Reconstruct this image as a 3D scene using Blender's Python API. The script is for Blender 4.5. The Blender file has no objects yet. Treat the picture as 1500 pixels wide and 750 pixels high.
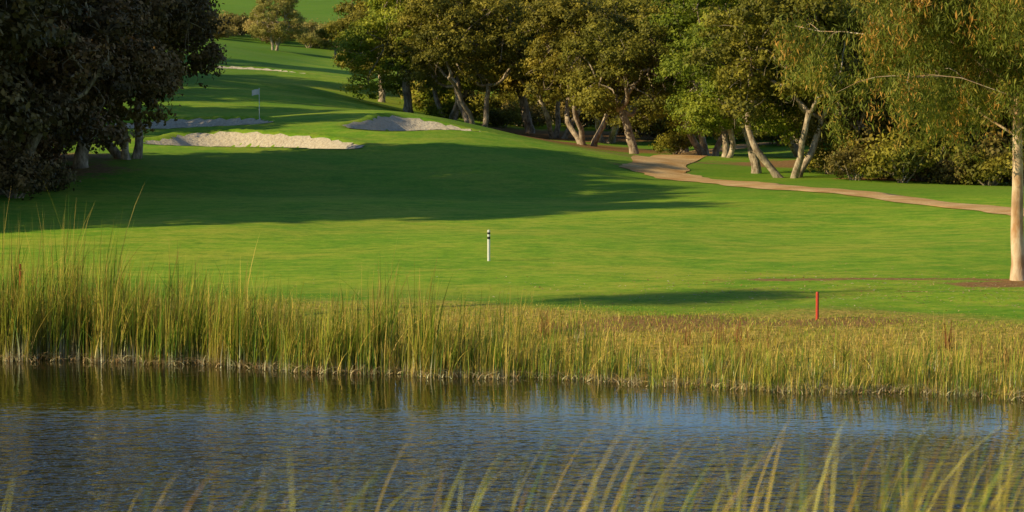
import bpy, math, numpy as np
from mathutils import Vector
rs = np.random.RandomState
C = bpy.context.scene.collection

# ------------------------------------------------------------------ camera
H_CAM = 10.0; FPX = 1500*100/36.0; TILT = math.atan(328/FPX)
def site(u, v, d):
    a = (u-750)/FPX; b = (375-v)/FPX
    ct, st = math.cos(TILT), math.sin(TILT)
    dy = ct + b*st; dz = -st + b*ct
    s = d/dy
    return (a*s, d, H_CAM+dz*s)
cam = bpy.data.cameras.new("camera"); co = bpy.data.objects.new("camera", cam); C.objects.link(co)
cam.lens = 100; cam.sensor_width = 36; cam.clip_end = 6000; cam.clip_start = 0.1
co.location = (0, 0, H_CAM); co.rotation_euler = (math.pi/2-TILT, 0, 0)
cam.dof.use_dof = True; cam.dof.focus_distance = 115; cam.dof.aperture_fstop = 3.4
bpy.context.scene.camera = co

# ------------------------------------------------------------------ light
SUN_EL = math.radians(24)
hx, hy = -0.93, -0.37
n = math.hypot(hx, hy); hx /= n; hy /= n
sun_vec = Vector((hx*math.cos(SUN_EL), hy*math.cos(SUN_EL), math.sin(SUN_EL)))
sl = bpy.data.lights.new("sun", 'SUN'); sl.energy = 5.0; sl.angle = math.radians(0.5); sl.color = (1.0, 0.84, 0.50)
so = bpy.data.objects.new("sun", sl); C.objects.link(so)
so.rotation_euler = (-sun_vec).to_track_quat('-Z', 'Y').to_euler(); so.location = (-60, 0, 60)
w = bpy.data.worlds.new("World"); bpy.context.scene.world = w; w.use_nodes = True
nt = w.node_tree; bg = nt.nodes['Background']; sky = nt.nodes.new('ShaderNodeTexSky')
sky.sky_type = 'NISHITA'; sky.sun_disc = False; sky.sun_elevation = SUN_EL
sky.sun_rotation = math.atan2(sun_vec.x, sun_vec.y)
sky.air_density = 1.0; sky.dust_density = 0.0; sky.ozone_density = 4.0
nt.links.new(sky.outputs[0], bg.inputs[0]); bg.inputs[1].default_value = 0.105
sc = bpy.context.scene
sc.view_settings.view_transform = 'Standard'; sc.view_settings.look = 'None'; sc.view_settings.exposure = 0

# ------------------------------------------------------------------ helpers
def quadmesh(name, V, Q, col=None, mat=None, smooth=False):
    V = np.asarray(V, dtype=np.float32).reshape(-1, 3); Q = np.asarray(Q, dtype=np.int32).reshape(-1, 4)
    me = bpy.data.meshes.new(name)
    me.vertices.add(len(V)); me.vertices.foreach_set("co", V.ravel())
    me.loops.add(Q.size); me.loops.foreach_set("vertex_index", Q.ravel())
    me.polygons.add(len(Q)); me.polygons.foreach_set("loop_start", np.arange(0, Q.size, 4, dtype=np.int32))
    if col is not None:
        at = me.attributes.new("Col", 'FLOAT_COLOR', 'POINT')
        c = np.ones((len(V), 4), dtype=np.float32); c[:, :3] = np.clip(col, 0, .95)
        at.data.foreach_set("color", c.ravel())
    me.update(calc_edges=True)
    me.polygons.foreach_set("use_smooth", np.full(len(Q), smooth, dtype=bool))
    if mat: me.materials.append(mat)
    return me
def addobj(name, me, parent=None, loc=(0, 0, 0)):
    o = bpy.data.objects.new(name, me); C.objects.link(o); o.location = loc
    if parent: o.parent = parent
    return o
class NT:
    def __init__(s, name):
        s.m = bpy.data.materials.new(name); s.m.use_nodes = True; s.t = s.m.node_tree
        s.t.nodes.clear(); s.out = s.n('ShaderNodeOutputMaterial')
    def n(s, t, **k):
        x = s.t.nodes.new(t)
        for a, b in k.items(): setattr(x, a, b)
        return x
    def l(s, a, b): s.t.links.new(a, b)
    def noise(s, vec, scale, detail=3, rough=.5):
        x = s.n('ShaderNodeTexNoise'); x.inputs['Scale'].default_value = scale
        x.inputs['Detail'].default_value = detail; x.inputs['Roughness'].default_value = rough
        s.l(vec, x.inputs['Vector']); return x.outputs['Fac']
    def mapr(s, v, a, b, c=0, d=1):
        x = s.n('ShaderNodeMapRange'); s.l(v, x.inputs[0])
        for i, q in enumerate((a, b, c, d)): x.inputs[i+1].default_value = q
        return x.outputs[0]
    def mix(s, f, a, b, mode='MIX'):
        x = s.n('ShaderNodeMix', data_type='RGBA', blend_type=mode)
        for k, v in ((0, f), (6, a), (7, b)):
            if isinstance(v, (int, float)): x.inputs[k].default_value = v
            elif isinstance(v, tuple): x.inputs[k].default_value = v
            else: s.l(v, x.inputs[k])
        return x.outputs[2]
    def math(s, op, a, b=0.0):
        x = s.n('ShaderNodeMath', operation=op)
        for i, v in enumerate((a, b)):
            if isinstance(v, (int, float)): x.inputs[i].default_value = v
            else: s.l(v, x.inputs[i])
        return x.outputs[0]
    def bsdf(s, col, rough=.7, normal=None, spec=.3):
        p = s.n('ShaderNodeBsdfPrincipled')
        if isinstance(col, tuple): p.inputs['Base Color'].default_value = col
        else: s.l(col, p.inputs['Base Color'])
        p.inputs['Roughness'].default_value = rough
        p.inputs['Specular IOR Level'].default_value = spec
        if normal is not None: s.l(normal, p.inputs['Normal'])
        s.l(p.outputs[0], s.out.inputs[0]); return p
    def bump(s, h, dist, strength=1.0):
        b = s.n('ShaderNodeBump'); b.inputs['Distance'].default_value = dist
        b.inputs['Strength'].default_value = strength if isinstance(strength, float) else 1
        if not isinstance(strength, float): s.l(strength, b.inputs['Strength'])
        s.l(h, b.inputs['Height']); return b.outputs[0]
    def obj(s, scale=(1, 1, 1)):
        t = s.n('ShaderNodeTexCoord'); m = s.n('ShaderNodeMapping'); m.inputs['Scale'].default_value = scale
        s.l(t.outputs['Object'], m.inputs[0]); return m.outputs[0]

# ------------------------------------------------------------------ terrain height
def sm(e0, e1, x):
    t = np.clip((x-e0)/(e1-e0), 0, 1); return t*t*(3-2*t)
ctrl = []
for u, v, d in [
    (-600, 422, 100), (0, 422, 100), (400, 422, 100), (750, 422, 100), (1100, 422, 100), (1500, 422, 100), (2100, 422, 100),
    (0, 335, 130), (400, 335, 130), (750, 336, 130), (1100, 336, 130), (1500, 335, 130),
    (0, 298, 148), (300, 297, 150), (600, 296, 150), (900, 296, 150), (1200, 298, 150), (1500, 300, 150),
    (-300, 250, 160), (0, 268, 162), (120, 248, 166), (300, 268, 162), (300, 240, 171), (300, 219, 180), (370, 194, 190),
    (500, 275, 162), (500, 247, 171), (520, 220, 180), (450, 198, 189), (220, 205, 187),
    (380, 177, 199), (290, 179, 199), (300, 165, 214), (450, 164, 214), (200, 160, 214), (0, 190, 200),
    (600, 278, 162), (640, 240, 174), (640, 210, 183), (600, 185, 194), (600, 172, 204), (560, 164, 216),
    (700, 196, 192), (760, 222, 184), (820, 240, 178), (880, 257, 172), (760, 212, 200), (940, 262, 174),
    (250, 140, 235), (400, 146, 235), (520, 152, 240), (300, 118, 272), (450, 126, 268), (560, 150, 272),
    (250, 95, 310), (420, 104, 310), (550, 122, 320), (290, 70, 370), (400, 86, 370), (520, 100, 380),
    (290, 58, 420), (403, 72, 420), (500, 86, 420), (300, 42, 470), (500, 55, 480),
    (300, 25, 560), (500, 28, 560), (700, 28, 560), (300, 0, 690), (520, 0, 690), (900, 0, 690),
    (700, 186, 250), (620, 168, 268), (860, 208, 236), (930, 224, 218), (860, 226, 205), (1000, 236, 203),
    (1060, 230, 208), (1110, 255, 184), (1300, 260, 180), (1300, 284, 160), (1500, 280, 162), (1500, 250, 190),
    (1300, 228, 205), (800, 180, 290), (1000, 185, 280), (1300, 195, 260), (1600, 200, 260),
    (900, 120, 380), (1300, 110, 380), (1700, 110, 380)]:
    ctrl.append(site(u, v, d))
for x in (-600, -220, 220, 600):
    for y, z in ((60, 1), (100, 1.2), (200, 4), (300, 8), (450, 13), (700, 20), (1000, 38), (1600, 75)):
        ctrl.append((x, y, z+(4 if x < 0 else 0)))
ctrl += [(-70, 160, 3), (-90, 220, 6), (0, 1000, 38), (0, 1600, 75), (-60, 120, 1.3), (60, 120, 1.2), (0, 80, 1), (60, 80, 1), (-60, 80, 1)]
ctrl = np.array(ctrl); cs = 100.0
def tpsK(d2): return 0.5*d2*np.log(d2+1e-12)
_P = ctrl[:, :2]/cs; _n = len(_P)
_d2 = ((_P[:, None]-_P[None])**2).sum(-1)
_A = np.zeros((_n+3, _n+3)); _A[:_n, :_n] = tpsK(_d2)+np.eye(_n)*2e-4
_A[:_n, _n] = 1; _A[:_n, _n+1:] = _P; _A[_n, :_n] = 1; _A[_n+1:, :_n] = _P.T
_W = np.linalg.solve(_A, np.concatenate([ctrl[:, 2], [0, 0, 0]]))
def tps(x, y):
    q = np.stack([x, y], -1)/cs; out = np.empty(len(q))
    for i in range(0, len(q), 20000):
        s = q[i:i+20000]; d2 = ((s[:, None]-_P[None])**2).sum(-1)
        out[i:i+20000] = tpsK(d2)@_W[:_n] + _W[_n] + s@_W[_n+1:]
    return out
def shore(x):
    s = np.clip(82.3-0.33*x, 57, 87.3) - 7*sm(-19.5, -26, x)
    return s + 0.35*np.sin(x*0.55+1)+0.25*np.sin(x*1.3)+.12*np.sin(x*3.1)
BUNK = [  # cx, cy, a, b, rot, depth
    (-17.2, 185.2, 7.2, 3.5, -0.34, .8), (-22.3, 199.0, 5.6, 3.6, -0.2, .7),
    (-6.1, 194.6, 4.5, 5.4, -0.75, .75), (-29.5, 316, 6.5, 5.0, -0.2, .8)]
def bunk_r(x, y, B):
    cx, cy, a, b, r, dep = B
    X = (x-cx)*math.cos(r)+(y-cy)*math.sin(r); Y = -(x-cx)*math.sin(r)+(y-cy)*math.cos(r)
    th = np.arctan2(Y/b, X/a)
    R = 1+0.12*np.sin(3*th+cx)+0.07*np.sin(5*th+cy)
    return np.sqrt((X/a)**2+(Y/b)**2)/R
def height(x, y):
    x = np.atleast_1d(np.asarray(x, float)); y = np.atleast_1d(np.asarray(y, float))
    z = tps(x, y)
    und = 0.10*np.sin(x*.13+y*.07)+0.08*np.sin(x*.31-y*.11+2)+0.05*np.sin(y*.27+x*.05)
    und += 0.35*np.sin(x*.06+1)*np.sin(y*.045)*sm(140, 260, y)
    z = z+und*sm(95, 125, y)
    z = z+0.05*np.sin(x*.9+np.sin(y*.8))*np.sin(y*1.1+1)*(1-sm(95, 104, y))
    for B in BUNK:
        r = bunk_r(x, y, B)
        X_, Y_ = x-B[0], y-B[1]
        z = z-B[5]*(1-sm(0.70, 1.02, r))*(1-.45*np.clip(-Y_/B[3], 0, 1)) + (0.10+.25*sm(-.3, .8, Y_/B[3]))*np.exp(-((r-1.13)/.13)**2)
    s = shore(x); t = y-s
    bank = np.interp(t, [-8, -2, 0, 1.5, 5, 9], [-1.2, -.45, -.04, .22, .75, 1.0])
    k = sm(6, 11, t); z = np.where(t < 11, bank*(1-k)+z*k, z)
    near = np.interp(y, [-80, 0, 8, 14, 46, 50, 55], [9, 8.4, 8.0, 7.15, -0.3, -1.2, -1.2])
    near = near+0.06*np.sin(x*1.7+y)*sm(60, 45, y)
    z = np.where(y < 52, near, z)
    z = np.maximum(z, 2.5*sm(105, 130, np.abs(x))*(y < 100)+(-5)*(np.abs(x) < 105))
    return z
def hz(x, y): return float(height([x], [y])[0])
def ground(u, v, dmin=72, dmax=600):
    d = np.arange(dmin, dmax, .4)
    P = np.array([site(u, v, q) for q in (d[0], d[-1])])
    x = np.interp(d, [d[0], d[-1]], P[:, 0]); z = np.interp(d, [d[0], d[-1]], P[:, 2])
    hit = np.nonzero(height(x, d) >= z)[0]
    i = hit[0] if len(hit) else -1
    return float(x[i]), float(d[i])

# ------------------------------------------------------------------ terrain mesh
def axis(segs):
    out = []
    for a, b, st in segs: out += list(np.arange(a, b, st))
    return np.array(out+[segs[-1][1]])
xs = axis([(-900, -200, 50), (-200, -60, 8), (-60, -32, 1.2), (-32, 32, .55), (32, 60, 1.2), (60, 200, 8), (200, 900, 50)])
ys = axis([(-80, 0, 8), (0, 74, 1.5), (74, 100, .45), (100, 176, .9), (176, 210, .4), (210, 340, 1.2), (340, 700, 6), (700, 1600, 45)])
GX, GY = np.meshgrid(xs, ys); gx, gy = GX.ravel(), GY.ravel()
gz = height(gx, gy)
nx, ny = len(xs), len(ys)
idx = np.arange(nx*ny).reshape(ny, nx)
Q = np.stack([idx[:-1, :-1], idx[:-1, 1:], idx[1:, 1:], idx[1:, :-1]], -1).reshape(-1, 4)
sh = shore(gx); t = gy-sh
dry = (1-sm(8, 15, t+1.5*np.sin(gx*.4)))*(.65+.4*sm(-5, 6, gx))
dry = np.maximum(dry, (1-sm(60, 70, gy)))
dirt = np.zeros_like(gx)
def blob(cx, cy, a, b, s=1.0): return s*np.exp(-(((gx-cx)/a)**2+((gy-cy)/b)**2)**1.5)
for q in [(18.3, 101.5, 3.5, 1.6, .9), (14, 103.5, 7, .8, .8), (9, 103, 5, .5, .6), (15, 98.5, 5, .7, .55), (5, 88.5, 4.5, 2.0, .9), (9.5, 88.2, 4, 1.6, .8), (-21, 103.2, 8, .5, .6),
          (24, 176, 5, 2.5, .8), (12, 196, 3, 5, .8), (5, 206, 6, 7, .75), (10, 220, 12, 8, 1.0), (5, 238, 10, 10, 1), (5, 262, 12, 12, 1), (25, 198, 13, 10, .9), (9, 181, 4, 2, .6), (6.5, 196, 4, 9, .7), (-30, 172, 8, 7, .8), (-26, 165, 5, 4, .7)]:
    dirt = np.maximum(dirt, blob(*q))
rough = np.zeros_like(gx)
rough = np.maximum(rough, .45*(1-sm(13, 17, t+1.0*np.sin(gx*.5))))
rough = np.maximum(rough, .6*sm(3, 9, gx)*sm(156, 164, gy+.15*gx))
rough = np.maximum(rough, .35*sm(152, 158, gy)*(gy < 230))
rough = np.maximum(rough, .8*sm(-22, -30, gx)*(sm(-300, 175, gy)))
rough = np.maximum(rough, 0.2*sm(430, 450, gy))
grn = np.sqrt(((gx+18)/13)**2+((gy-207)/8)**2)
rough *= sm(.85, 1.15, grn)
terr_col = np.stack([np.clip(dry, 0, 1), np.clip(dirt, 0, 1), rough], -1)

G = NT("turf")
at = G.n('ShaderNodeAttribute', attribute_name="Col"); sp = G.n('ShaderNodeSeparateColor'); G.l(at.outputs['Color'], sp.inputs[0])
o1 = G.obj(); o2 = G.obj((.7, 1.0, 1))
nbig = G.noise(o1, .09, 4, .6); nmid = G.noise(o2, .9, 6, .8); nsm = G.noise(o1, 4, 4, .7); nfin = G.noise(o1, 20, 2, .7)
npat = G.noise(G.obj((.5, .8, 1)), .2, 6, .7)
c = G.mix(G.mapr(nbig, .35, .65), (0.22, 0.43, 0.020, 1), (0.38, 0.54, 0.032, 1))
c = G.mix(G.math('MULTIPLY', G.mapr(npat, .46, .62), .7), c, (0.57, 0.56, 0.055, 1))
c = G.mix(G.math('MULTIPLY', G.mapr(nmid, .50, .68), .7), c, (0.66, 0.59, 0.08, 1))
c = G.mix(G.mapr(nmid, .50, .33, 0, .8), c, (0.13, 0.32, 0.016, 1))
rmask = G.math('MULTIPLY', sp.outputs[2], G.mapr(nmid, .3, .6, .6, 1.1))
c = G.mix(rmask, c, (0.15, 0.29, 0.025, 1))
dm = G.mapr(G.math('ADD', sp.outputs[0], G.math('MULTIPLY', G.math('SUBTRACT', nmid, .5), 1.3)), .25, .75)
drycol = G.mix(G.mapr(nsm, .35, .65), (0.34, 0.27, 0.04, 1), (0.75, 0.50, 0.13, 1))
c = G.mix(dm, c, drycol)
im = G.mapr(G.math('ADD', sp.outputs[1], G.math('MULTIPLY', G.math('SUBTRACT', nmid, .5), 1.6)), .42, .62)
dirtcol = G.mix(nsm, (0.26, 0.12, 0.04, 1), (0.56, 0.31, 0.13, 1))
c = G.mix(im, c, dirtcol)
c = G.mix(G.mapr(nsm, .35, .65, .6, 0), c, G.mix(1.0, c, (.5, .6, .5, 1), 'MULTIPLY'))
c = G.mix(G.mapr(nfin, .3, .6, .5, 0), c, G.mix(1.0, c, (.5, .6, .5, 1), 'MULTIPLY'))
hh = G.math('ADD', G.math('MULTIPLY', nsm, .7), G.math('MULTIPLY', nfin, .3))
bs = G.mapr(sp.outputs[0], 0, 1, .3, .8)
p = G.bsdf(c, .9, G.bump(hh, .09, bs), .1)
terrain = addobj("terrain", quadmesh("terrain", np.stack([gx, gy, gz], -1), Q, terr_col, G.m, True))

# ------------------------------------------------------------------ water
Wm = NT("pond_water")
oc = Wm.obj(); sx = Wm.n('ShaderNodeSeparateXYZ'); Wm.l(oc, sx.inputs[0])
w1 = Wm.noise(Wm.obj((1, 1.2, 1)), 3.2, 2, .5); w2 = Wm.noise(Wm.obj((.8, 1.1, 1)), 1.5, 2, .5)
patch = Wm.noise(Wm.obj((.5, 1, 1)), .09, 2)
tt = Wm.math('ADD', sx.outputs[1], Wm.math('MULTIPLY', sx.outputs[0], .30))
st = Wm.mapr(Wm.math('ADD', tt, Wm.math('MULTIPLY', patch, 12)), 70, 81, 1.0, .06)
bmp = Wm.bump(Wm.math('ADD', w1, Wm.math('MULTIPLY', w2, 1.8)), .12, st)
pw = Wm.bsdf((.024, .021, .005, 1), .02, bmp, .85); pw.inputs['IOR'].default_value = 1.42
Vw = [(-135, 38, 0), (135, 38, 0), (135, 98, 0), (-135, 98, 0)]
water = addobj("pond_water", quadmesh("pond_water", Vw, [[0, 1, 2, 3]], None, Wm.m))

# ------------------------------------------------------------------ sand bunkers
S = NT("bunker_sand"); o = S.obj()
s1 = S.noise(o, .5, 4); s2 = S.noise(o, 6, 3)
cc = S.mix(s1, (0.56, 0.47, 0.33, 1), (0.72, 0.63, 0.49, 1)); cc = S.mix(S.mapr(s2, .3, .6, .5, 0), cc, (.38, .29, .19, 1))
S.bsdf(cc, .95, S.bump(S.noise(S.obj((1, 2.5, 1)), 3, 4, .6), .14), .1)
for B in BUNK:
    cx, cy, a, b, r, dep = B; na, nr = 96, 16; V = []
    for j in range(nr+1):
        f = j/nr*1.0
        for i in range(na):
            th = 2*math.pi*i/na; R = (1+0.12*math.sin(3*th+cx)+0.07*math.sin(5*th+cy))*(1 if j < nr else 1+.02*math.sin(23*th)+.015*math.sin(41*th))
            X, Y = a*f*R*math.cos(th), b*f*R*math.sin(th)
            V.append((cx+X*math.cos(r)-Y*math.sin(r), cy+X*math.sin(r)+Y*math.cos(r)))
    V = np.array(V); z = height(V[:, 0], V[:, 1])+.05
    Qb = [[j*na+i, j*na+(i+1) % na, (j+1)*na+(i+1) % na, (j+1)*na+i] for j in range(nr) for i in range(na)]
    addobj("sand_bunker", quadmesh("sand_bunker", np.column_stack([V, z]), Qb, None, S.m, True))

# ------------------------------------------------------------------ dirt path
uv = [(1130, 210), (1070, 217), (1015, 227), (972, 238), (958, 249), (985, 259), (1050, 267), (1150, 276), (1300, 289), (1480, 310), (1600, 327)]
pp = np.array([ground(*q, dmin=120) for q in uv])
pp = np.vstack([pp, pp[-1]+(pp[-1]-pp[-2])*3])
def catmull(P, k=14):
    out = []
    P = np.vstack([2*P[0]-P[1], P, 2*P[-1]-P[-2]])
    for i in range(1, len(P)-2):
        for s in np.linspace(0, 1, k, endpoint=False):
            out.append(.5*((2*P[i])+(-P[i-1]+P[i+1])*s+(2*P[i-1]-5*P[i]+4*P[i+1]-P[i+2])*s*s+(-P[i-1]+3*P[i]-3*P[i+1]+P[i+2])*s**3))
    out.append(P[-2]); return np.array(out)
cl = catmull(pp); tg = np.gradient(cl, axis=0); tg /= np.linalg.norm(tg, axis=1)[:, None]+1e-9
nm = np.column_stack([-tg[:, 1], tg[:, 0]]); K = 9; V = []
ii = np.arange(len(cl)); bw = np.interp(ii/14, [0, 2, 4, 6, 8, 12], [1.3, 1.7, 2.0, 1.8, 1.35, 1.35])
for k in range(K):
    f = (k/(K-1)-.5)*2
    wd = bw+.22*np.sin(ii*.35+k*9)*abs(f)+.15*np.sin(ii*1.1+k)*abs(f)
    q = cl+nm*(f*wd)[:, None]; V.append(np.column_stack([q, height(q[:, 0], q[:, 1])+.07-.035*abs(f)]))
V = np.array(V).transpose(1, 0, 2).reshape(-1, 3); L = len(cl)
Qp = [[i*K+k, i*K+k+1, (i+1)*K+k+1, (i+1)*K+k] for i in range(L-1) for k in range(K-1)]
D = NT("dirt_path"); o = D.obj(); d1 = D.noise(o, .6, 5, .6); d2 = D.noise(o, 9, 3)
cc = D.mix(D.mapr(d1, .35, .65), (0.62, 0.34, 0.12, 1), (0.85, 0.58, 0.28, 1)); cc = D.mix(D.mapr(d2, .3, .6, .4, 0), cc, (.45, .22, .07, 1))
D.bsdf(cc, .95, D.bump(d2, .04), .1)
addobj("dirt_path", quadmesh("dirt_path", V, Qp, None, D.m, True))

# ------------------------------------------------------------------ plant materials
def foliage_mat(name, dark, mid, light, trans=.3, hueamp=.5):
    M = NT(name); a = M.n('ShaderNodeAttribute', attribute_name="Col"); s = M.n('ShaderNodeSeparateColor'); M.l(a.outputs['Color'], s.inputs[0])
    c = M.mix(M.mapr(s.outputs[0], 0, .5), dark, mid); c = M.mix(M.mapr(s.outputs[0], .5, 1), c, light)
    oi = M.n('ShaderNodeObjectInfo'); hs = M.n('ShaderNodeHueSaturation'); M.l(c, hs.inputs['Color'])
    M.l(M.mapr(oi.outputs['Random'], 0, 1, .5-.015*hueamp*2, .5+.018*hueamp*2), hs.inputs['Hue'])
    M.l(M.mapr(oi.outputs['Random'], 0, 1, 1.2, .85), hs.inputs['Value']); c = hs.outputs[0]
    d = M.n('ShaderNodeBsdfPrincipled'); M.l(c, d.inputs['Base Color']); d.inputs['Roughness'].default_value = .6; d.inputs['Specular IOR Level'].default_value = .25
    t = M.n('ShaderNodeBsdfTranslucent'); M.l(c, t.inputs[0]); x = M.n('ShaderNodeMixShader'); x.inputs[0].default_value = trans
    M.l(d.outputs[0], x.inputs[1]); M.l(t.outputs[0], x.inputs[2]); M.l(x.outputs[0], M.out.inputs[0]); return M.m
def blade_mat(name, trans=.35):
    M = NT(name); a = M.n('ShaderNodeAttribute', attribute_name="Col")
    d = M.n('ShaderNodeBsdfPrincipled'); M.l(a.outputs[0], d.inputs['Base Color']); d.inputs['Roughness'].default_value = .55; d.inputs['Specular IOR Level'].default_value = .25
    t = M.n('ShaderNodeBsdfTranslucent'); M.l(a.outputs[0], t.inputs[0]); x = M.n('ShaderNodeMixShader'); x.inputs[0].default_value = trans
    M.l(d.outputs[0], x.inputs[1]); M.l(t.outputs[0], x.inputs[2]); M.l(x.outputs[0], M.out.inputs[0]); return M.m
def bark_mat(name, a, b, scale=6):
    M = NT(name); o = M.obj((1, 1, .35)); n1 = M.noise(o, scale, 5, .65); n2 = M.noise(M.obj(), 1.2, 2)
    c = M.mix(M.mapr(n1, .35, .65), a, b); c = M.mix(M.mapr(n2, .45, .65, 0, .6), c, tuple(x*.55 for x in a[:3])+(1,))
    M.bsdf(c, .9, M.bump(n1, .06), .15); return M.m
oak_leaf = foliage_mat("oak_foliage", (.055, .063, .008, 1), (.20, .18, .018, 1), (.46, .37, .045, 1))
green_leaf = foliage_mat("bright_oak_foliage", (.055, .085, .007, 1), (.20, .25, .016, 1), (.46, .45, .040, 1), .3, .2)
brown_leaf = foliage_mat("brown_olive_foliage", (.06, .05, .012, 1), (.18, .14, .03, 1), (.38, .27, .07, 1))
shade_leaf = foliage_mat("shaded_brown_foliage", (.03, .027, .010, 1), (.12, .084, .026, 1), (.38, .23, .09, 1), .15)  # brown leaves, with the left stand's shade put into the colour
euc_leaf = foliage_mat("eucalyptus_foliage", (.07, .09, .010, 1), (.22, .25, .03, 1), (.68, .34, .07, 1), .3, .2)
straw_leaf = foliage_mat("brush_foliage", (.16, .13, .03, 1), (.38, .31, .07, 1), (.55, .44, .13, 1))
oak_bark = bark_mat("oak_bark", (.20, .14, .09, 1), (.72, .58, .42, 1))
euc_bark = bark_mat("eucalyptus_bark", (.50, .27, .13, 1), (.85, .70, .50, 1), 2.0)

# ------------------------------------------------------------------ tree generators
class Tubes:
    def __init__(s): s.V = []; s.Q = []; s.n = 0
    def add(s, P, R, sides=7):
        P = np.asarray(P, float); T = np.gradient(P, axis=0); T /= np.linalg.norm(T, axis=1)[:, None]+1e-9
        ref = np.array([.3, .9, .1])
        for i in range(len(P)):
            a = np.cross(T[i], ref); a /= np.linalg.norm(a)+1e-9; b = np.cross(T[i], a)
            th = np.arange(sides)*2*np.pi/sides
            s.V.append(P[i]+R[i]*(np.cos(th)[:, None]*a+np.sin(th)[:, None]*b))
        for i in range(len(P)-1):
            for k in range(sides):
                s.Q.append((s.n+i*sides+k, s.n+i*sides+(k+1) % sides, s.n+(i+1)*sides+(k+1) % sides, s.n+(i+1)*sides+k))
        s.n += len(P)*sides
    def mesh(s, name, mat): return quadmesh(name, np.vstack(s.V), s.Q, None, mat, True)
def curve(p0, p1, bend, rng, k=7, wob=.06):
    s = np.linspace(0, 1, k)[:, None]; p0 = np.array(p0); p1 = np.array(p1); L = np.linalg.norm(p1-p0)
    P = p0*(1-s)+p1*s + np.array(bend)*(np.sin(np.pi*s))
    j = rng.normal(size=(k, 3))*wob*L; j[0] = 0; j[-1] = 0
    j[1:-1] = .5*j[1:-1]+.25*(j[:-2]+j[2:])
    return P+j
def leaves(cent, outw, rng, size, asp=.6, rnd=.9, down=0.0):
    N = len(cent); nrm = outw*(1-rnd*.5)+rng.normal(size=(N, 3))*rnd*.6; nrm[:, 2] += .15
    nrm /= np.linalg.norm(nrm, axis=1)[:, None]+1e-9
    a = rng.normal(size=(N, 3)); a[:, 2] -= down*3; a -= nrm*(a*nrm).sum(1)[:, None]; a /= np.linalg.norm(a, axis=1)[:, None]+1e-9
    b = np.cross(nrm, a); sz = size*rng.uniform(.6, 1.3, N)[:, None]
    V = np.stack([cent-a*sz, cent+b*sz*asp-a*sz*.1, cent+a*sz, cent-b*sz*asp-a*sz*.1], 1).reshape(-1, 3)
    return V, np.arange(N*4).reshape(-1, 4)
def clumpcloud(lobes, rng, per, lpc, size, asp=.6, cr=(.25, .6), under=.35):
    cs_, ow, cv = [], [], []
    for (c0, r, tone) in lobes:
        n = int(per*(r/2.0)**1.7); dd = rng.normal(size=(n*2, 3)); dd /= np.linalg.norm(dd, axis=1)[:, None]
        dd = dd[(dd[:, 2] > -under) | (rng.rand(len(dd)) < .25)][:n]
        rad = r*rng.uniform(.7, 1.08, len(dd))*(1+.18*np.sin(5*dd[:, 0]+c0[0])*np.sin(4*dd[:, 1]+c0[1]))
        cc_ = c0+dd*rad[:, None]*np.array([1, 1, .72])
        for q, dv in zip(cc_, dd):
            k = rng.uniform(*cr); m = int(lpc*rng.uniform(.5, 1.3)*(k/.42)**1.4)
            g = rng.normal(size=(m, 3))*k*np.array([.55, .55, .34]); cs_.append(q+g)
            o_ = dv+g/k*.8; ow.append(o_/(np.linalg.norm(o_, axis=1)[:, None]+1e-6))
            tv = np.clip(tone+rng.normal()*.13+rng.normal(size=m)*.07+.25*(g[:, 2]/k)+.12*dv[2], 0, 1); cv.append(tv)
    ce = np.vstack(cs_); ow = np.vstack(ow); cv = np.concatenate(cv)
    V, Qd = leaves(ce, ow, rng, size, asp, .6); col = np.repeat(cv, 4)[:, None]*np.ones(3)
    return V, Qd, col
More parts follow.
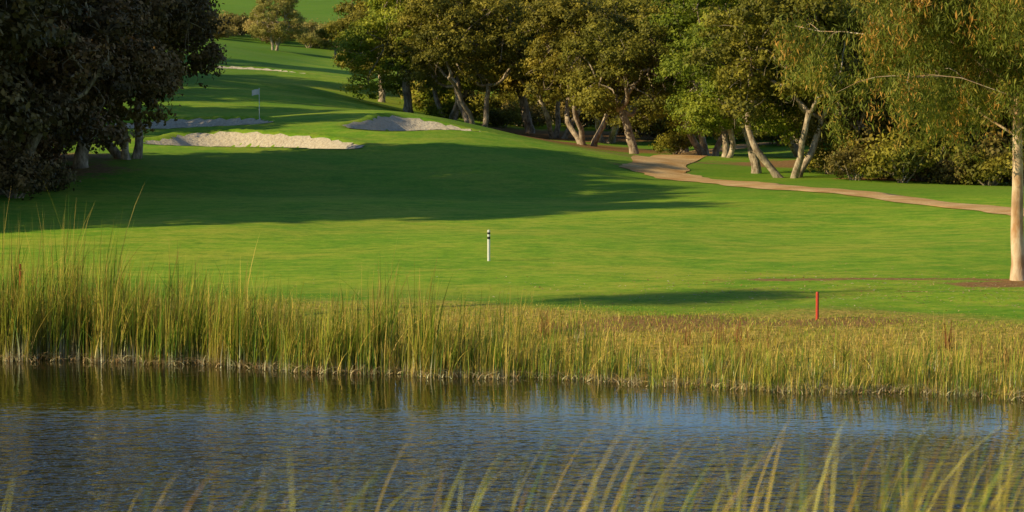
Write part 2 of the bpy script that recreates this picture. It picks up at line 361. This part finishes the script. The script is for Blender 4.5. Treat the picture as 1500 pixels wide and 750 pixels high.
def gen_oak(name, seed, H, R, low, nl, per=62, lpc=31, leaf=.13, stems=1, lean=.0):
    rng = rs(seed); T = Tubes(); lobes = []
    for i in range(nl):
        a = i*2.39996+rng.uniform(-.4, .4); t = (i+.5)/nl
        t = np.clip(t+rng.uniform(-.12, .12), 0, 1)
        prof = math.sqrt(max(.05, 1-(1.25*(t-.30))**2)); z = H*(low+(.88-low)*t)
        r = R*.80*prof*math.sqrt(rng.uniform(.2, 1.15)); lr = R*rng.uniform(.17, .32)
        lobes.append((np.array([r*math.cos(a)+lean*z*.3, r*math.sin(a), z]), lr, rng.uniform(.3, .65)))
    forks = []
    for s in range(stems):
        a = s*6.283/stems+rng.uniform(-.6, .6); b = np.array([.40*math.cos(a), .40*math.sin(a), 0])*(stems > 1)
        f = np.array([b[0]*5.5+lean*2.5+rng.normal()*.3, b[1]*5.5+rng.normal()*.3, H*rng.uniform(.24, .36)])
        P = curve(b+np.array([0, 0, -.4]), f, rng.normal(size=3)*.35, rng, 9, .035); r0 = R*.050/math.sqrt(stems)*1.25
        Rr = np.linspace(r0*1.1, r0*.8, 9); Rr[0] *= 1.35; Rr[1] *= 1.12; T.add(P, Rr*(1+rng.normal(size=9)*.04), 9); forks.append((f, r0*.78))
    mains = []; nm_ = 7
    for i in range(nm_):
        a = i*6.283/nm_+rng.uniform(-.4, .4); f, r0 = forks[i % stems]
        e = f+np.array([R*.42*math.cos(a), R*.42*math.sin(a), H*rng.uniform(.12, .30)])
        T.add(curve(f, e, np.array([0, 0, -H*.02])+rng.normal(size=3)*.45, rng, 9, .06), np.linspace(r0*.78, r0*.42, 9), 7); mains.append((e, r0*.42))
    for c0, lr, tn in lobes:
        j = int(np.argmin([np.linalg.norm(m[0][:2]-c0[:2])+.4*abs(m[0][2]-c0[2]) for m in mains])); e, rr = mains[j]
        T.add(curve(e, c0, rng.normal(size=3)*.35, rng, 7, .07), np.linspace(rr*.85, rr*.3, 7), 5)
        for k in range(5):
            dv = rng.normal(size=3); dv /= np.linalg.norm(dv); T.add(curve(c0, c0+dv*lr*.9, rng.normal(size=3)*.15, rng, 4, .06), np.linspace(rr*.28, .012, 4), 4)
    V, Qd, col = clumpcloud(lobes, rng, per, lpc, leaf)
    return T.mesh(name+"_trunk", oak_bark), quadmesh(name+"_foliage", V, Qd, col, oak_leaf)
def gen_shrub(name, seed, R, Hh, nl=9, per=60, lpc=26, leaf=.11):
    rng = rs(seed); lobes = []; T = Tubes()
    for i in range(nl):
        a = i*2.4; r = R*.7*math.sqrt((i+.3)/nl); lr = R*rng.uniform(.28, .45); c0 = np.array([r*math.cos(a), r*math.sin(a), Hh*rng.uniform(.3, .65)])
        lobes.append((c0, lr, rng.uniform(.25, .7)))
        T.add(curve((0, 0, -.2), c0, rng.normal(size=3)*.1, rng, 5, .05), np.linspace(.08, .02, 5), 5)
    V, Qd, col = clumpcloud(lobes, rng, per, lpc, leaf, under=.9)
    V[:, 2] = np.abs(V[:, 2])
    return T.mesh(name+"_stems", oak_bark), quadmesh(name+"_foliage", V, Qd, col, oak_leaf)
OAK = [gen_oak("oak_a", 11, 13, 6.5, .21, 36), gen_oak("oak_b", 23, 13, 6.4, .36, 34, stems=3, lean=-.15),
       gen_oak("oak_c", 37, 12, 6.0, .32, 32, stems=1, lean=.35), gen_oak("oak_d", 41, 14, 6.7, .36, 36, stems=3, lean=-.3),
       gen_oak("oak_e", 53, 11, 5.5, .2, 30, stems=2, lean=.3)]
SHR = [gen_shrub("shrub_a", 5, 2.4, 2.8), gen_shrub("shrub_b", 6, 2.2, 2.0)]
def place(name, var, x, y, s=1.0, rot=0.0, mat=None, sz=None):
    e = bpy.data.objects.new(name, None); C.objects.link(e); e.location = (x, y, hz(x, y)-.05); e.rotation_euler[2] = rot
    e.scale = (s, s, sz or s)
    a = addobj("trunk", var[0], e); b = addobj("foliage", var[1], e)
    if mat: b.material_slots[0].link = 'OBJECT'; b.material_slots[0].material = mat
    return e
def X(u, d): return (u-750)/FPX*d
R0 = rs(99)
for u, d, k, s, m, r in [
    (600, 264, 0, .98, green_leaf, 1), (560, 282, 2, .85, oak_leaf, 2), (700, 250, 3, 1.0, oak_leaf, .2), (775, 264, 2, 1.1, oak_leaf, 4), (862, 238, 1, 1.0, oak_leaf, .3),
    (815, 256, 1, 1.0, oak_leaf, 2.3), (655, 262, 1, 1.0, oak_leaf, 3.1),
    (890, 252, 3, 1.0, oak_leaf, 3), (928, 222, 2, .9, oak_leaf, 3.3), (1000, 236, 0, 1.0, oak_leaf, 5), (1062, 208, 4, .9, green_leaf, 2), (1108, 183, 2, .78, green_leaf, 2.8),
    (1160, 178, 1, .95, oak_leaf, 1.1), (1040, 226, 3, 1.1, green_leaf, 1.9), (1230, 190, 0, 1.0, oak_leaf, 3), (1300, 180, 4, .95, brown_leaf, 4), (1370, 186, 3, 1.0, oak_leaf, 5),
    (1440, 180, 4, 1.1, oak_leaf, 2), (1520, 178, 0, 1.0, brown_leaf, 1), (1600, 184, 2, 1.0, oak_leaf, 0), (1180, 215, 3, 1.2, oak_leaf, 2), (1310, 215, 0, 1.2, oak_leaf, 3), (1420, 215, 1, 1.2, brown_leaf, 1)]:
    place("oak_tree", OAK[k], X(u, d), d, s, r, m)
for i, u in enumerate(range(600, 1640, 75)):
    d = 296+R0.uniform(-8, 10); place("oak_tree", OAK[[0, 4, 2, 0, 4][i % 5]], X(u, d), d, R0.uniform(1.15, 1.4), R0.uniform(0, 6.28), [oak_leaf, brown_leaf][i % 3 == 1])
for i, u in enumerate(range(640, 1640, 42)):
    d = 276+R0.uniform(-6, 6)-(.05*(u-640) if u > 900 else 0); place("wild_shrub", SHR[i % 2], X(u, d), d, R0.uniform(1.1, 1.7), R0.uniform(0, 6.28), [oak_leaf, brown_leaf][i % 2])
for u, d, s, m in [(1255, 174, .9, brown_leaf), (1320, 172, 1.1, oak_leaf), (1390, 173, 1.0, brown_leaf), (1450, 171, 1.1, oak_leaf), (1290, 178, 1.3, oak_leaf), (1215, 182, .8, oak_leaf), (1510, 172, 1.2, brown_leaf), (1350, 176, 1.5, oak_leaf), (1420, 176, 1.5, brown_leaf),
                   (650, 264, 1.0, green_leaf), (735, 270, 1.0, oak_leaf), (990, 230, .8, oak_leaf), (640, 275, 1.2, green_leaf)]:
    place("wild_shrub", SHR[R0.randint(2)], X(u, d), d, s, R0.uniform(0, 6.28), m)
# left stand, in and beyond the frame
for x, y, k, s, m in [
    (X(118, 166), 166, 2, 1.05, shade_leaf), (X(30, 158), 158, 4, 1.25, shade_leaf), (X(190, 171), 171, 3, 1.05, shade_leaf), (X(60, 168), 168, 0, 1.2, brown_leaf), (X(-60, 158), 158, 1, 1.3, shade_leaf),
    (-34, 147, 0, 1.6, shade_leaf), (-38, 136, 3, 1.6, shade_leaf), (-44, 148, 1, 1.5, shade_leaf), (-47, 156, 2, 1.5, oak_leaf), (-58, 150, 0, 1.5, oak_leaf), (-46, 138, 1, 1.6, oak_leaf), (-41, 128, 4, 1.7, oak_leaf),
    (-37, 190, 3, 1.05, oak_leaf), (-42, 204, 1, 1.2, oak_leaf),
    (-46, 226, 0, 1.4, oak_leaf), (-44, 238, 3, 1.45, oak_leaf), (-47, 252, 1, 1.4, oak_leaf), (-52, 285, 0, 1.4, oak_leaf), (-58, 330, 3, 1.4, oak_leaf)]:
    place("oak_tree", OAK[k], x, y, s, R0.uniform(0, 6.28), m)
for u, d, s, m in [(20, 150, 1.0, shade_leaf), (-20, 152, 1.2, shade_leaf), (55, 156, .9, shade_leaf), (10, 166, 1.4, shade_leaf), (80, 172, 1.3, brown_leaf)]:
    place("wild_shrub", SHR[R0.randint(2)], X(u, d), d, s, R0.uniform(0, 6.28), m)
# far hillside
place("oak_tree", OAK[4], X(403, 415), 415, .78, 1.0, straw_leaf); place("oak_tree", OAK[2], X(492, 420), 420, .45, 2.0, oak_leaf)
for i in range(34):
    u = 235+R0.uniform(0, 330); d = 452+R0.uniform(-14, 18); place("wild_shrub", SHR[i % 2], X(u, d), d, R0.uniform(.9, 1.7), R0.uniform(0, 6.28), [straw_leaf, brown_leaf, straw_leaf][i % 3])

# eucalyptus
def gen_euc(name, seed, H, R, zb, nb, nclus, lpc, tr=.24, asp=.16, leaf=.12, drop=.9):
    rng = rs(seed); T = Tubes(); cen = []
    tp = curve((0, 0, -.3), (.12, .1, H*.86), (.06, 0, 0), rng, 14, .0025); T.add(tp, np.concatenate([[tr*1.5, tr*1.1], np.linspace(tr, tr*.25, 12)]), 12)
    for i in range(nb):
        t = (i+.3)/nb; z0 = zb+(H*.82-zb)*t; p0 = np.array([np.interp(z0, tp[:, 2], tp[:, 0]), np.interp(z0, tp[:, 2], tp[:, 1]), z0])
        a = i*2.4+rng.uniform(-.4, .4); L = R*(1.05-.5*t)*rng.uniform(.75, 1.1)
        e = p0+np.array([L*math.cos(a), L*math.sin(a), L*rng.uniform(.2, .5)])
        P = curve(p0, e, (0, 0, L*.12), rng, 9, .03); T.add(P, np.linspace(tr*.2, .012, 9), 6)
        for q in range(5):
            s = P[rng.randint(2, 9)]; e2 = s+rng.normal(size=3)*np.array([1, 1, .3])*R*.14; P2 = curve(s, e2, (0, 0, .25), rng, 5, .04); T.add(P2, np.linspace(.018, .006, 5), 4); cen += [P2[k] for k in (2, 3, 4, 4)]
        cen += [P[k] for k in (3, 4, 5, 6, 7, 8, 8, 8)]
    cen = np.array(cen); pick = cen[rng.permutation(nclus) % len(cen)]+rng.normal(size=(nclus, 3))*np.array([.4, .4, .25])
    cs_, cv = [], []
    for q in pick:
        m = int(lpc*rng.uniform(.5, 1.3)); hl = rng.rand(m)**.8*drop*rng.uniform(.4, 1.5)
        g = rng.normal(size=(m, 3))*(np.array([.20, .20, .12])); g[:, 2] -= hl; cs_.append(q+g)
        tn = rng.choice([.2, .4, .55, .9], p=[.34, .32, .25, .09]); cv.append(np.clip(tn+rng.normal(size=m)*.12, 0, 1))
    ce = np.vstack(cs_); cv = np.concatenate(cv); V, Qd = leaves(ce, np.zeros_like(ce), rng, leaf, asp, 1.0, .8)
    return T.mesh(name+"_trunk", euc_bark), quadmesh(name+"_foliage", V, Qd, np.repeat(cv, 4)[:, None]*np.ones(3), euc_leaf)
EUC = gen_euc("eucalyptus", 8, 14, 7.4, 5.2, 30, 2600, 70, .24, .18, .13, 1.5)
xe, ye = ground(1492, 411, 80); place("eucalyptus_tree", EUC, xe, ye, 1.0, 2.6)
EUC2 = gen_euc("tall_eucalyptus", 18, 24, 2.2, 15, 20, 330, 80, .2)
place("eucalyptus_tree", EUC2, -27.5, 83.0, 1.0, .5)

# ------------------------------------------------------------------ blades
def blades(base, h, w_, bend, rng, cb, cm, ct, seg=4, az=None, tip=.05):
    N = len(base); az = rng.uniform(0, 6.283, N) if az is None else az
    fa = rng.uniform(0, 6.283, N); wd = np.stack([np.cos(fa), np.sin(fa), np.zeros(N)], -1); ld = np.stack([np.cos(az), np.sin(az), np.zeros(N)], -1)
    V = np.empty((N, seg+1, 2, 3)); Cc = np.empty((N, seg+1, 2, 3))
    for i in range(seg+1):
        s = i/seg; p = base+ld*(h*bend*s*s)[:, None]; p[:, 2] += h*s*(1-.35*np.minimum(bend, 1.6)*s*s)
        ww = (w_*(max(tip, 1-s**2.2))*.5)[:, None]*wd; V[:, i, 0] = p-ww; V[:, i, 1] = p+ww
        c_ = cb*(1-min(1, s/.35))+cm*min(1, s/.35) if s <= .35 else cm*(1-(s-.35)/.65)+ct*((s-.35)/.65)
        Cc[:, i, 0] = c_; Cc[:, i, 1] = c_
    b = (np.arange(N)*(seg+1)*2)[:, None]; q = []
    for i in range(seg): q.append(np.concatenate([b+2*i, b+2*i+1, b+2*i+3, b+2*i+2], 1))
    return V.reshape(-1, 3), np.stack(q, 1).reshape(-1, 4), Cc.reshape(-1, 3)
def cpick(rng, N, opts, p):
    o_ = np.array(opts)[rng.choice(len(opts), N, p=p)]; return o_*rng.uniform(.6, 1.4, (N, 1))
BM = blade_mat("reed_blades"); rng = rs(4)
def onland(x, y): return np.maximum(height(x, y), -.25)
# tall reeds, growing in tussocks
NTU = 800; tx = rng.uniform(-34, 3.5, NTU); kp = rng.rand(NTU) < np.where(tx < -5, 1, np.clip((3.5-tx)/8.5, 0, 1)**1.1); tx = tx[kp]; NTU = len(tx)
ty = shore(tx)+np.abs(rng.normal(size=NTU))*2.0-.5; th_ = rng.uniform(.5, 1.25, NTU)*(1+.14*np.sin(tx*1.3)+.12*np.sin(tx*.47+2)); tg_ = rng.rand(NTU)
N = 18000; j = rng.randint(NTU, size=N); x = tx[j]+rng.normal(size=N)*.18; y = ty[j]+rng.normal(size=N)*.18
hh_ = 2.6*th_[j]*(.36+.74*rng.beta(1.7, 2.1, N))*np.interp(x, [-34, -17, -12, -9, -3, 3], [1.55, 1.5, 1.2, 1.02, .95, .6])
tallm = rng.rand(N) < .03; hh_[tallm] *= 1.25
cb = cpick(rng, N, [(.95, .85, .62), (.30, .26, .08), (.08, .10, .02), (.60, .38, .16)], [.42, .18, .26, .14])
cm = cpick(rng, N, [(.04, .11, .010), (.13, .26, .016), (.36, .40, .03), (.72, .50, .11)], [.36, .28, .20, .16])
ct = cpick(rng, N, [(.18, .34, .022), (.50, .50, .04), (.88, .58, .12), (.46, .22, .06)], [.33, .30, .28, .09])
yl = (tg_[j] > .70)[:, None]; cm = np.where(yl, cm*.4+np.array([.50, .40, .06])*.6, cm)
az = rng.normal(.2, 1.3, N)
b = np.column_stack([x, y, onland(x, y)-.05]); bend = np.abs(rng.normal(size=N))*.16; bend[rng.rand(N) < .08] += .6
P1 = blades(b, hh_, rng.uniform(.014, .036, N), bend, rng, cb, cm, ct, 6, az)
addobj("tall_reeds", quadmesh("tall_reeds", P1[0], P1[1], P1[2], BM))
# lower reeds, right part of the shore
NTU = 400; tx = rng.uniform(-8, 30, NTU); ty = shore(tx)+np.abs(rng.normal(size=NTU))*1.2-.7; th_ = rng.uniform(.45, 1.4, NTU)
N = 9000; j = rng.randint(NTU, size=N); x = tx[j]+rng.normal(size=N)*.2; y = ty[j]+rng.normal(size=N)*.2; keep = rng.rand(N) < np.clip((x+8)/7, 0, 1); x = x[keep]; y = y[keep]; j = j[keep]; N = len(x)
hh_ = 1.25*th_[j]*rng.uniform(.5, 1.15, N)*np.interp(x, [-8, 3, 10, 30], [1.2, 1.0, .95, 1.2])
cb = cpick(rng, N, [(1.0, .9, .68), (.46, .40, .15), (.12, .16, .03)], [.5, .22, .28])
cm = cpick(rng, N, [(.08, .20, .016), (.34, .40, .035), (.76, .54, .13)], [.38, .32, .30])
ct = cpick(rng, N, [(.25, .38, .04), (.58, .52, .06), (.85, .56, .13)], [.33, .3, .37])
b = np.column_stack([x, y, onland(x, y)-.05]); bend = np.abs(rng.normal(size=N))*.18; bend[rng.rand(N) < .08] += .8
P1 = blades(b, hh_, rng.uniform(.014, .032, N), bend, rng, cb, cm, ct, 6, rng.normal(.2, 1.4, N))
addobj("low_reeds", quadmesh("low_reeds", P1[0], P1[1], P1[2], BM))
# fallen stalks along the waterline
N = 2000; x = rng.uniform(-20, 20, N); y = shore(x)+rng.normal(size=N)*.4-.5; cD = cpick(rng, N, [(.85, .66, .36), (.60, .40, .18), (.35, .2, .08)], [.5, .3, .2])
b = np.column_stack([x, y, np.maximum(height(x, y), 0)+.02]); P1 = blades(b, rng.uniform(.1, .5, N), rng.uniform(.014, .035, N), rng.uniform(1.0, 4, N), rng, cD, cD, cD, 4)
addobj("fallen_reed_stalks", quadmesh("fallen_reed_stalks", P1[0], P1[1], P1[2], BM))
# rough grass on the bank
N = 60000; x = rng.uniform(-22, 24, N); tt_ = rng.uniform(0, 1, N)**.9*13+.3; y = shore(x)+tt_
hh_ = rng.uniform(.08, .34, N)*np.interp(tt_, [0, 3, 7, 12], [1.7, 1.3, .8, .2])
c1 = cpick(rng, N, [(.22, .30, .03), (.60, .48, .06), (.92, .64, .18), (.48, .25, .09)], [.28, .32, .32, .08])
g1 = cpick(rng, N, [(.20, .36, .02), (.40, .48, .03), (.66, .55, .08)], [.5, .3, .2])
pn = np.sin(x*.9+1.3*np.sin(y*.7))*np.sin(y*.8+x*.3)
k = sm(5.5, 11.5, tt_+rng.normal(size=N)*1.6+2.2*pn)[:, None]; c1 = c1*(1-k)+g1*k
b = np.column_stack([x, y, height(x, y)-.02])
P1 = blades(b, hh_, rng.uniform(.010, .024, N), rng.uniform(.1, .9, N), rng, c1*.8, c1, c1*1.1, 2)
addobj("bank_grass", quadmesh("bank_grass", P1[0], P1[1], P1[2], BM))
# reddish weeds
N = 420; cxs = rng.uniform(1, 20, 24); yy = shore(cxs)+rng.uniform(1.5, 5, 24); j = rng.randint(24, size=N)
x = cxs[j]+rng.normal(size=N)*.14; y = yy[j]+rng.normal(size=N)*.14; cW = cpick(rng, N, [(.30, .13, .04), (.44, .26, .08)], [.5, .5])
b = np.column_stack([x, y, height(x, y)]); P1 = blades(b, rng.uniform(.3, .95, N), rng.uniform(.015, .035, N), rng.uniform(.05, .35, N), rng, cW, cW, cW, 4, tip=.4)
addobj("dock_weeds", quadmesh("dock_weeds", P1[0], P1[1], P1[2], BM))
# foreground grass on the near bank
N = 2400; x = rng.uniform(-7, 7, N); y = rng.uniform(10, 18, N); keep = rng.rand(N) < np.interp(x/y, [-.4, -.18, -.08, 0, .08, .18, .4], [.26, .26, .26, .4, .55, .72, .72]); x, y = x[keep], y[keep]; N = len(x)
gz_ = height(x, y)
tipz = np.array([site(750, v, d)[2] for v, d in zip(np.interp(x/y, [-.18, -.1, 0, .1, .18], [700, 678, 640, 618, 600])+np.abs(rng.normal(size=N))*65-22, y)])
bd = rng.uniform(.05, .5, N)
hgt = np.maximum(tipz-gz_, .15)/(1-.35*bd)
cF = cpick(rng, N, [(.85, .62, .14), (.50, .50, .07), (.90, .50, .10), (.20, .34, .05)], [.34, .26, .20, .20])
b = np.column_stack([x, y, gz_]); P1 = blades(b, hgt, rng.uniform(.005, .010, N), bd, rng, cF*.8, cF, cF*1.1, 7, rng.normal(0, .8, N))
addobj("foreground_grass", quadmesh("foreground_grass", P1[0], P1[1], P1[2], BM))
N = 9000; x = rng.uniform(-12, 12, N); y = rng.uniform(4, 46, N); cF = cpick(rng, N, [(.14, .2, .04), (.3, .25, .08)], [.6, .4]); b = np.column_stack([x, y, height(x, y)])
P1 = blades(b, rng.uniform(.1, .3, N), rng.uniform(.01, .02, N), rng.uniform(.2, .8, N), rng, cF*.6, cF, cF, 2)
addobj("near_bank_grass", quadmesh("near_bank_grass", P1[0], P1[1], P1[2], BM))
# fallen leaves under the eucalyptus
N = 1800; x = 18-np.abs(rng.normal(size=N))*9; y = 99+rng.normal(size=N)*4.5; ce = np.column_stack([x, y, height(x, y)+.035]); o_ = np.zeros_like(ce); o_[:, 2] = 2
V, Qd = leaves(ce, o_, rng, .06, .4, .5); cv = cpick(rng, N, [(.55, .38, .18), (.40, .2, .07), (.6, .5, .35)], [.5, .3, .2])
addobj("fallen_leaves", quadmesh("fallen_leaves", V, Qd, np.repeat(cv, 4, 0), BM))

# ------------------------------------------------------------------ stakes and flag
def plain(name, col, rough=.5):
    M = NT(name); n_ = M.noise(M.obj(), 14, 3); c_ = M.mix(M.mapr(n_, .4, .7, 0, .35), col, tuple(q*.6 for q in col[:3])+(1,)); M.bsdf(c_, rough, None, .4); return M.m
white = plain("white_paint", (.8, .78, .72, 1)); black = plain("black_paint", (.02, .02, .02, 1)); red = plain("red_paint", (.55, .05, .02, 1))
def turned(name, prof, mat, parent, sides=16, off=(0, 0)):
    V = []
    for r, z in prof:
        for i in range(sides): th = 2*math.pi*i/sides; V.append((off[0]+r*math.cos(th), off[1]+r*math.sin(th), z))
    Qd = [[j*sides+i, j*sides+(i+1) % sides, (j+1)*sides+(i+1) % sides, (j+1)*sides+i] for j in range(len(prof)-1) for i in range(sides)]
    return addobj(name, quadmesh(name, V, Qd, None, mat), parent)
def empty(name, x, y): e = bpy.data.objects.new(name, None); C.objects.link(e); e.location = (x, y, hz(x, y)); return e
x, y = ground(716, 383, 90); e = empty("distance_marker_post", x, y)
turned("post", [(.055, -.1), (.055, .86)], white, e); turned("lower_band", [(.058, .86), (.058, .96)], black, e); turned("middle_band", [(.055, .96), (.055, 1.05)], white, e)
turned("upper_band", [(.058, 1.05), (.058, 1.13)], black, e); turned("cap", [(.055, 1.13), (.055, 1.19), (.035, 1.22), (.001, 1.225)], white, e)
for u, v in ((1197, 470), (30, 424)):
    x, y = ground(u, v, 84); e = empty("red_hazard_stake", x, y)
    turned("shaft", [(.05, -.1), (.05, .84), (.043, .88), (.001, .885)], red, e, 4); turned("collar", [(.053, .60), (.053, .64)], red, e, 4)
x, y = ground(380, 177, 120); e = empty("golf_flagstick", x, y)
turned("pole", [(.022, -.05), (.022, 2.2), (.03, 2.22), (.03, 2.26), (.001, 2.28)], white, e, 10); turned("cup", [(.054, .0), (.054, .012)], white, e)
V = []; nu, nv = 12, 6
for j in range(nv+1):
    for i in range(nu+1):
        s, q = i/nu, j/nv; V.append((-.02-.5*s, .06*math.sin(s*7+q), 2.2-.38*q-.10*s*s))
Qd = [[j*(nu+1)+i, j*(nu+1)+i+1, (j+1)*(nu+1)+i+1, (j+1)*(nu+1)+i] for j in range(nv) for i in range(nu)]
addobj("flag", quadmesh("flag", V, Qd, None, white, True), e)
import bmesh
bm = bmesh.new(); bmesh.ops.create_icosphere(bm, subdivisions=3, radius=.7)
for v in bm.verts:
    f = 1+.18*math.sin(v.co.x*5+1)*math.sin(v.co.y*4)+.1*math.sin(v.co.z*9+v.co.x*3); v.co = v.co*f; v.co.z *= .6
me = bpy.data.meshes.new("rock"); bm.to_mesh(me); bm.free(); me.materials.append(bark_mat("rock_stone", (.2, .17, .14, 1), (.34, .3, .25, 1), 3))
x, y = ground(6, 285, 120); addobj("rock", me, None, (x, y, hz(x, y)+.1))
